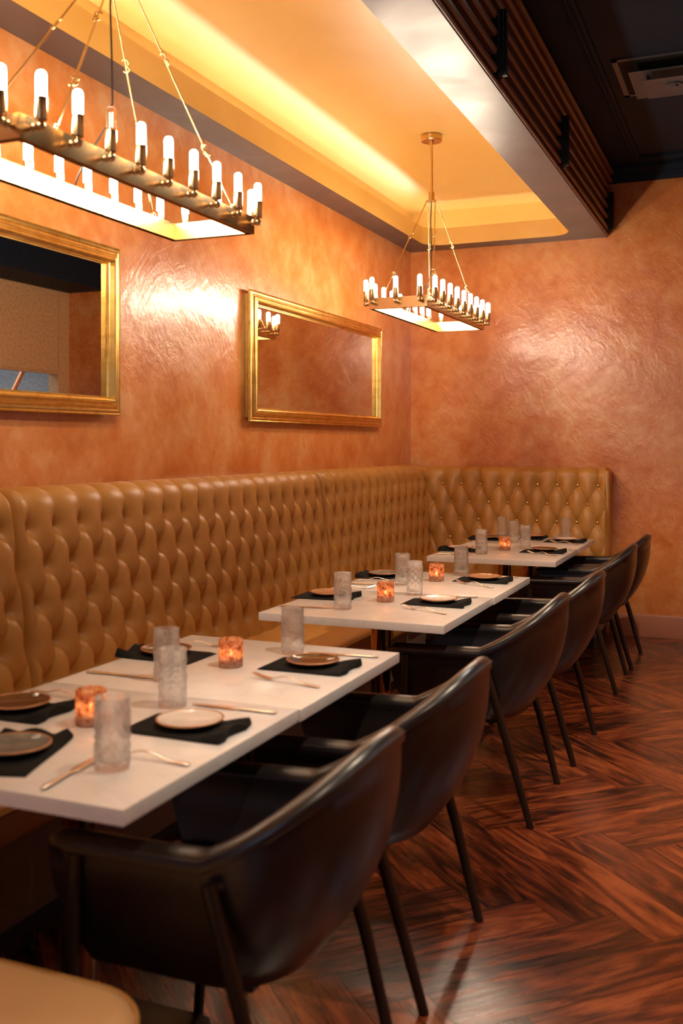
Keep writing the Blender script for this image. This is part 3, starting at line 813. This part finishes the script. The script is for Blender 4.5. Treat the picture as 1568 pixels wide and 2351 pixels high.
for s_ in range(3):
    bm = napkin_mesh(s_ + 1); bmesh.ops.recalc_face_normals(bm, faces=bm.faces)
    me = bpy.data.meshes.new('napkin'); bm.to_mesh(me); bm.free(); me.materials.append(M['napkin']); me.shade_smooth(); me.set_sharp_from_angle(angle=math.radians(50)); nap_me.append(me)
def mesh_of(bm, m, sm=40):
    bmesh.ops.recalc_face_normals(bm, faces=bm.faces); me = bpy.data.meshes.new('m'); bm.to_mesh(me); bm.free()
    me.materials.append(M[m]); me.shade_smooth(); me.set_sharp_from_angle(angle=math.radians(sm)); return me
bm = bmesh.new(); lathe(bm, [(0, 0), (.045, 0), (.050, .002), (.074, .009), (.0795, .0125), (.0775, .0145), (.066, .0105), (.05, .0065), (0, .006)], 48); plate_bm_me = {}
plate_src = bm.copy(); bm.free()
for g in ('glaze_white', 'glaze_brown', 'glaze_tan', 'glaze_grey'):
    plate_bm_me[g] = mesh_of(plate_src.copy(), g, 50)
bm = bmesh.new(); tube(bm, [(.0795 * math.cos(a * PI / 24), .0795 * math.sin(a * PI / 24), .0135) for a in range(48)], .0026, 8, closed=True); rim_me = mesh_of(bm, 'copper_rim', 60)

def link(name, me, loc=(0, 0, 0), rz=0, parent=None):
    o = bpy.data.objects.new(name, me); C.objects.link(o); o.location = loc; o.rotation_euler = (0, 0, rz)
    if parent: o.parent = parent
    return o
S = [  # napkin centre x, y, rz (gathered end), glaze, where
 (-1.265, 2.06, .0, 'glaze_white', 'chair side of the nearest table'),
 (-1.265, 2.775, .0, 'glaze_brown', 'chair side of the table behind the nearest'),
 (-1.505, 1.735, PI / 2 * 1.2, 'glaze_grey', 'near end of the nearest table'),
 (-1.755, 2.03, .03, 'glaze_brown', 'banquette side of the nearest table'),
 (-1.76, 2.745, PI, 'glaze_brown', 'banquette side of the table behind the nearest'),
 (-1.272, 4.09, .0, 'glaze_white', 'chair side of the front half of the middle pair'),
 (-1.272, 4.865, .0, 'glaze_tan', 'chair side of the back half of the middle pair'),
 (-1.78, 4.08, .04, 'glaze_tan', 'banquette side of the front half of the middle pair'),
 (-1.77, 4.80, PI, 'glaze_grey', 'banquette side of the back half of the middle pair'),
 (-1.262, 6.31, .0, 'glaze_brown', 'chair side of the front half of the far pair'),
 (-1.255, 7.03, .0, 'glaze_white', 'chair side of the farthest table'),
 (-1.765, 6.20, PI, 'glaze_white', 'banquette side of the front half of the far pair'),
 (-1.78, 6.98, PI, 'glaze_brown', 'banquette side of the farthest table'),
 (-1.51, 7.19, PI / 2, 'glaze_tan', 'far end of the farthest table')]
CN = {'glaze_white': 'white', 'glaze_brown': 'glossy dark brown', 'glaze_tan': 'tan', 'glaze_grey': 'blue-grey'}
for k, (x, y, rz, g, where) in enumerate(S):
    o = link('napkin', nap_me[k % 3], (x, y, ZT_), rz); tag(o, 'folded black napkin at the ' + where, 'napkin', 'black napkins on the tables')
    o.scale = (1, 1, 1)
    dx, dy = (.01, 0) if abs(rz) < .1 else (0, 0)
    p = link('plate', plate_bm_me[g], (x + dx - .005, y + .01, ZT_ + .0105), rz)
    tag(p, '%s copper-rimmed plate, %s' % (CN[g], where), 'plate', 'side plates on the tables')
    r_ = link('rim', rim_me, parent=p); r_['label'] = 'copper coloured rim'

def knife_me():
    bm = bmesh.new(); L = .24
    secs = []
    for k in range(25):
        u = k / 24; x = -L / 2 + L * u      # -x = blade tip, +x = handle end
        if u < .52:
            w_ = .0045 + .0055 * math.sin(min(1, u / .35) * PI / 2); h = .0011; z = .004
        elif u < .58: w_ = .006; h = .0025; z = .0035
        else: w_ = .0062 + .0018 * (u - .58) / .42; h = .0036; z = .0038
        if k == 24: w_ *= .6; h *= .6
        secs.append([bm.verts.new((x, w_ * math.cos(a) , z + h * math.sin(a))) for a in [2 * PI * i / 8 for i in range(8)]])
    for A, B in zip(secs[:-1], secs[1:]):
        for i in range(8): bm.faces.new((A[i], A[(i + 1) % 8], B[(i + 1) % 8], B[i]))
    bm.faces.new(secs[0]); bm.faces.new(secs[-1][::-1]); return mesh_of(bm, 'steel', 50)
def fork_me():
    bm = bmesh.new(); L = .235
    zf = lambda u: .004 + .0135 * math.exp(-((u - .52) / .17) ** 2) + .012 * max(0, (.24 - u) / .24) ** 1.3
    secs = []
    for k in range(31):
        u = .23 + .77 * k / 30; x = -L / 2 + L * u
        if u < .34: w_ = .0115 - .0085 * ((u - .23) / .11) ** .8
        else: w_ = .003 + .0045 * max(0, (u - .5) / .5) ** 1.2
        h = .0016 + .0006 * u
        if k == 30: w_ *= .7
        secs.append([bm.verts.new((x, w_ * math.cos(a), zf(u) + h * math.sin(a))) for a in [2 * PI * i / 8 for i in range(8)]])
    for A, B in zip(secs[:-1], secs[1:]):
        for i in range(8): bm.faces.new((A[i], A[(i + 1) % 8], B[(i + 1) % 8], B[i]))
    bm.faces.new(secs[0]); bm.faces.new(secs[-1][::-1])
    for j in range(4):
        y = -.0092 + .0061 * j
        pts = [(-L / 2 + L * u, y * (1 - .08 * (1 - u / .26)), zf(u)) for u in (.0, .04, .08, .13, .18, .26)]
        tube(bm, pts, [.0007, .0013, .0015, .0016, .0017, .0018], 6)
    return mesh_of(bm, 'steel', 50)
KM, FM = knife_me(), fork_me()
def cutlery(kind, a, b, lb):   # a = tip, b = handle end
    cx, cy_ = (a[0] + b[0]) / 2, (a[1] + b[1]) / 2; ang = math.atan2(b[1] - a[1], b[0] - a[0])
    o = link(kind, KM if kind == 'knife' else FM, (cx, cy_, ZT_), ang)
    tag(o, lb, kind, 'knives on the tables' if kind == 'knife' else 'forks on the tables')
for a, b, wh in (((-1.365, 2.255), (-1.122, 2.262), 'chair side of the nearest table, beyond its white plate'),
                 ((-1.36, 2.957), (-1.118, 2.98), 'chair side of the near pair, beyond the dark plate'),
                 ((-1.325, 1.82), (-1.30, 1.585), 'near right corner of the nearest table, pointing away'),
                 ((-1.609, 2.461), (-1.845, 2.453), 'banquette side of the near pair between two napkins'),
                 ((-1.392, 4.283), (-1.146, 4.315), 'chair side of the middle pair, beyond the white plate'),
                 ((-1.373, 5.012), (-1.136, 5.036), 'chair side of the middle pair, beyond the tan plate'),
                 ((-1.628, 3.796), (-1.862, 3.769), 'near left corner of the middle pair, behind a glass rim'),
                 ((-1.60, 4.53), (-1.835, 4.505), 'banquette side of the middle pair between two napkins'),
                 ((-1.36, 6.525), (-1.122, 6.505), 'chair side of the far pair, between its two chair side napkins'),
                 ((-1.63, 5.97), (-1.864, 5.95), 'near left corner of the far tables'),
                 ((-1.62, 6.762), (-1.854, 6.746), 'banquette side of the far pair between two napkins'),
                 ((-1.36, 7.22), (-1.12, 7.205), 'chair side of the far pair, right beside the end wall banquette')):
    cutlery('knife', a, b, 'steel table knife, ' + wh)
for a, b, wh in (((-1.367, 2.591), (-1.13, 2.546), 'chair side of the near tables, before the dark plate'),
                 ((-1.345, 1.832), (-1.112, 1.824), 'chair side of the nearest table, beside its crystal glass'),
                 ((-1.62, 2.175), (-1.845, 2.208), 'banquette side of the nearest table, behind the nearest candle'),
                 ((-1.64, 2.95), (-1.845, 2.89), 'far left corner of the near pair, behind the second candle'),
                 ((-1.38, 3.932), (-1.145, 3.835), 'chair side of the middle pair, before the white plate'),
                 ((-1.385, 4.748), (-1.155, 4.63), 'chair side of the middle pair, before the tan plate'),
                 ((-1.67, 4.415), (-1.86, 4.275), 'banquette side of the middle pair, past the tan plate'),
                 ((-1.66, 4.70), (-1.85, 4.62), 'banquette side of the middle pair, before the blue-grey plate'),
                 ((-1.35, 6.215), (-1.125, 6.09), 'chair side of the far tables, before the dark plate'),
                 ((-1.35, 6.96), (-1.125, 6.85), 'chair side of the farthest table, before the white plate')):
    cutlery('fork', a, b, 'steel fork on the ' + wh)

def tumbler(style):
    bm = bmesh.new(); n, H = 72, .150
    prof = []; m = 44
    def rf(a, z, k):
        if k > m: return 1.
        v = z / H
        if v < .05 or v > .84: return 1. + (.012 * math.sin(a * 18) if v < .05 else 0)
        if style == 0:      # fan cuts
            c = (a * 4 / (2 * PI)) % 1 - .5; y = (v - .42) * 2.4
            ang = math.atan2(y, c * 2.2); rad = math.hypot(c * 2.2, y)
            return 1 + .07 * math.sin(ang * 12) * min(1, rad * 2) * (1 if rad < 1.15 else .3)
        if style == 1:      # floral relief
            return 1 + .065 * (math.sin(a * 6 + 3 * math.sin(v * 14)) * math.sin(v * 26 + 2 * math.cos(a * 6)))
        return 1 + .055 * (math.sin(a * 8) * math.sin(v * 34) + .6 * math.sin(a * 16 + v * 20))
    for k in range(m + 1): prof.append((.0355 + .0010 * k / m, H * k / m))
    inn = [(.0345, H + .0006), (.0335, H), (.0325, H * .75), (.0315, H * .4), (.0305, .022), (.026, .016), (0, .015)]
    lathe(bm, [(0, 0), (.030, 0)] + prof[0:1] + prof[1:] + inn, n, rf=lambda a, z, k: 1. if k < 2 else rf(a, z, k - 2))
    return mesh_of(bm, 'glass', 60)
TM = [tumbler(i) for i in range(3)]
for x, y, st, lb in ((-1.402, 2.939, 0, 'cut crystal glass at the far end of the near tables, before the seam'),
                 (-1.408, 2.227, 1, 'relief glass in the middle of the near table, in front of another glass'),
                 (-1.578, 2.465, 2, 'relief glass half hidden behind another in the middle of the near pair'),
                 (-1.255, 1.752, 0, 'cut crystal glass nearest the camera, in front of the nearest candle'),
                 (-1.590, 3.812, 1, 'relief glass at the left of the middle pair, beside the third candle'),
                 (-1.599, 4.587, 1, 'relief glass behind another one in the centre of the middle pair'),
                 (-1.442, 4.302, 2, 'pale relief glass in the centre of the middle pair, before another glass'),
                 (-1.43, 5.025, 1, 'relief glass at the back of the middle pair, beside the fourth candle'),
                 (-1.593, 6.05, 1, 'relief glass at the left of the far tables'),
                 (-1.744, 7.215, 2, 'plain textured glass farthest left, behind the farthest candle'),
                 (-1.572, 6.831, 0, 'cut crystal glass between two others behind the farthest candle'),
                 (-1.416, 6.489, 0, 'cut crystal glass just right of the farthest candle'),
                 (-1.285, 7.25, 0, 'cut crystal glass standing alone farthest right')):
    tag(link('drinking_glass', TM[st], (x, y, ZT_), random.random() * 6), lb, 'glass', 'cut glass tumblers')
bm = bmesh.new(); box(bm, -.02, .02, -.02, .02, 0, .004); 
for s in ((-.02, .02, -.02, -.016), (-.02, .02, .016, .02), (-.02, -.016, -.016, .016), (.016, .02, -.016, .016)): box(bm, *s, .004, .024)
tag(link('salt_cellar', mesh_of(bm, 'glass', 30), (-1.352, 7.24, ZT_)), 'tiny square glass dish beside the lone far glass', 'salt cellar')

# votives
def votive_parts(t):
    bm = bmesh.new(); lathe(bm, [(0, 0), (.034, 0), (.0365, .004), (.0375, .08), (.0365, .085), (.0345, .084), (.034, .012), (0, .010)], 36)
    h = obj('glass_holder', bm, 'amber', t, 60)
    bm = bmesh.new(); lathe(bm, [(0, .0105), (.028, .0105), (.028, .028), (.0, .026)], 24); obj('wax', bm, 'wax', t, 60)
    bm = bmesh.new(); lathe(bm, [(0, .030), (.0035, .034), (.0045, .040), (.003, .048), (0, .056)], 12); obj('flame', bm, 'flame', t, 60)
V = [(-1.501, 2.008, 'lit mottled amber votive candle nearest the camera, behind the nearest glass'), (-1.494, 2.693, 'lit mottled amber votive candle on the back half of the near tables'),
     (-1.494, 4.063, 'lit mottled amber votive candle on the front half of the middle pair'), (-1.484, 4.769, 'lit mottled amber votive candle on the back half of the middle pair'),
     (-1.51, 6.319, 'lit mottled amber votive candle on the far tables')]
v0 = empty('votive_candle', V[0][2], 'candle', (V[0][0], V[0][1], ZT_), 0, 'votive candles on the tables'); votive_parts(v0)
for x, y, lb in V[1:]: dup(v0, (x, y, ZT_), random.random() * 6, lb)

# ================================================================== CHANDELIERS
def chandelier(cy_, label, dead=None, cord=True):
    cx = -1.855; ZF, ZTOP, ZHUB = 2.198, 2.26, 2.93
    t = empty('chandelier', label, 'chandelier', (cx, cy_, 0), 0, 'brass rectangular chandeliers')
    HX, HY = .17, .62
    bm = bmesh.new(); lathe(bm, [(0, ZT), (.062, ZT), (.065, ZT - .004), (.065, ZT - .034), (.062, ZT - .038), (0, ZT - .038)], 36)
    lathe(bm, [(0, ZT - .038), (.014, ZT - .038), (.014, ZT - .052), (0, ZT - .052)], 16)
    obj('canopy', bm, 'brass', t)
    bm = bmesh.new(); cyl(bm, (0, 0, ZHUB + .03), (0, 0, ZT - .045), .0085); obj('stem', bm, 'brass', t)
    bm = bmesh.new(); lathe(bm, [(0, ZHUB - .002), (.012, ZHUB - .002), (.018, ZHUB + .004), (.018, ZHUB + .05), (.012, ZHUB + .058), (0, ZHUB + .058)], 20)
    lathe(bm, [(.02, ZHUB - .003), (.032, ZHUB - .003), (.032, ZHUB + .001), (.02, ZHUB + .001)], 24, close=True)
    obj('hub', bm, 'brass', t)
    # frame: channel of outer and inner plates with a lower lip
    bm = bmesh.new(); outp = [(-HX, -HY), (HX, -HY), (HX, HY), (-HX, HY)]
    pr = [(0, ZF), (0, ZTOP), (-.020, ZTOP), (-.020, ZF + .004), (-.0165, ZF + .004), (-.0165, ZTOP - .006), (-.004, ZTOP - .006), (-.004, ZF)]
    rings = []
    for dw, z in pr:
        rings.append([bm.verts.new((x + (dw if x > 0 else -dw), y + (dw if y > 0 else -dw), z)) for x, y in outp])
    m = len(rings)
    for i in range(m):
        A, B = rings[i], rings[(i + 1) % m]
        for k in range(4): bm.faces.new((A[k], A[(k + 1) % 4], B[(k + 1) % 4], B[k]))
    # inner lower lip
    for dw0, dw1 in ((-.020, -.026),):
        R2 = [[bm.verts.new((x + (d if x > 0 else -d), y + (d if y > 0 else -d), z)) for x, y in outp] for d, z in ((dw0, ZF), (dw0, ZF + .004), (dw1, ZF + .004), (dw1, ZF))]
        for i in range(4):
            A, B = R2[i], R2[(i + 1) % 4]
            for k in range(4): bm.faces.new((A[k], A[(k + 1) % 4], B[(k + 1) % 4], B[k]))
    obj('frame', bm, 'brass', t, 30)
    # lamp holders
    pos = []
    for k in range(9):
        y = -.582 + 1.164 * k / 8
        pos += [(HX, y, 1, 0), (-HX, y, -1, 0)]
    for x in (-.14, 0, .14): pos += [(x, HY, 0, 1), (x, -HY, 0, -1)]
    zb = ZF + .033
    for i, (x, y, dx, dy) in enumerate(pos):
        ox, oy = x + dx * .034, y + dy * .034
        s0 = chandelier.socket if hasattr(chandelier, 'socket') else None
        if s0 is None:
            bm = bmesh.new(); ball(bm, (-.020, 0, 0), .011); cyl(bm, (-.034, 0, 0), (0, 0, 0), .005, 10); ball(bm, (0, 0, 0), .0125)
            cyl(bm, (0, 0, 0), (0, 0, .018), .006, 10)
            lathe(bm, [(0, .016), (.0145, .016), (.0155, .018), (.0155, .073), (.0145, .074), (0, .074)], 22)
            chandelier.socket = s0 = mesh_of(bm, 'brass', 40)
            bm = bmesh.new(); r = .0132
            lathe(bm, [(0, .074), (r * .8, .074), (r, .078), (r, .126), (r * .93, .132), (r * .75, .1365), (r * .45, .1392), (0, .1402)], 18)
            chandelier.bulb = mesh_of(bm, 'bulb', 60)
            bm = bmesh.new(); lathe(bm, [(0, .074), (r * .8, .074), (r, .078), (r, .126), (r * .93, .132), (r * .75, .1365), (r * .45, .1392), (0, .1402)], 18)
            chandelier.deadbulb = mesh_of(bm, 'bulb_glass', 60)
            bm = bmesh.new(); cyl(bm, (-.004, 0, .083), (-.004, 0, .124), .0012, 6); cyl(bm, (.004, 0, .083), (.004, 0, .124), .0012, 6)
            chandelier.fil = mesh_of(bm, 'filament', 60)
        rz = math.atan2(dy, dx)
        so = link('socket', s0, (ox, oy, zb), rz, t)
        if dead == i:
            b_ = link('bulb', chandelier.deadbulb, (0, 0, 0), 0, so); link('filament', chandelier.fil, (0, 0, 0), 0, so); so['label'] = 'brass socket whose bulb is unlit'
        else: link('bulb', chandelier.bulb, (0, 0, 0), 0, so)
    # suspension rods: three hooked links each
    for sx in (-1, 1):
        for sy in (-1, 1):
            A = Vector((sx * .027, sy * .012, ZHUB - .002)); B = Vector((sx * (HX - .010), sy * .47, ZTOP))
            d = (B - A); u = d.normalized(); side = u.cross(Vector((0, 0, 1))).normalized() * .012
            bm = bmesh.new(); f = [0, .36, .74, 1.0]
            for k in range(3):
                p0, p1 = A + d * f[k], A + d * f[k + 1]
                sgn = 1 if k % 2 else -1
                sd = side * sgn
                pts = []
                r_ = .011
                # hook at the start
                for q in range(7):
                    a_ = PI * 1.35 * (1 - q / 6)
                    pts.append(p0 + u * (r_ - r_ * math.cos(a_) * 1.) + (sd / .012) * r_ * math.sin(a_))
                pts.append(p0 + u * .03)
                pts.append(p1 - u * .03)
                for q in range(7):
                    a_ = PI * 1.35 * q / 6
                    pts.append(p1 - u * (r_ - r_ * math.cos(a_)) - (sd / .012) * r_ * math.sin(a_))
                if k == 2: pts = pts[:-7] + [p1]
                if k == 0: pts = [p0] + pts[7:]
                tube(bm, pts, .0033, 7)
            tube(bm, [B + Vector((0, -.012, 0)), B + Vector((0, -.006, .012)), B + Vector((0, .006, .012)), B + Vector((0, .012, 0))], .004, 7)
            obj('suspension_rod', bm, 'brass', t, 60)
    if cord:
        bm = bmesh.new()
        tube(bm, [(0, 0, ZHUB), (-.004, -.006, 2.8), (.0, -.004, 2.65), (.0, .0, 2.5), (-.02, 0, 2.43), (-.06, .0, 2.385), (-.11, .01, 2.335), (-.145, .018, 2.29), (-HX + .01, .02, ZTOP)], .003, 6)
        obj('cord', bm, 'cord', t, 60)
chandelier(2.59, 'near brass rectangular chandelier with one unlit bulb, cut by the left frame edge', dead=4)
chandelier(5.86, 'far brass rectangular chandelier hanging whole from the gold tray ceiling')
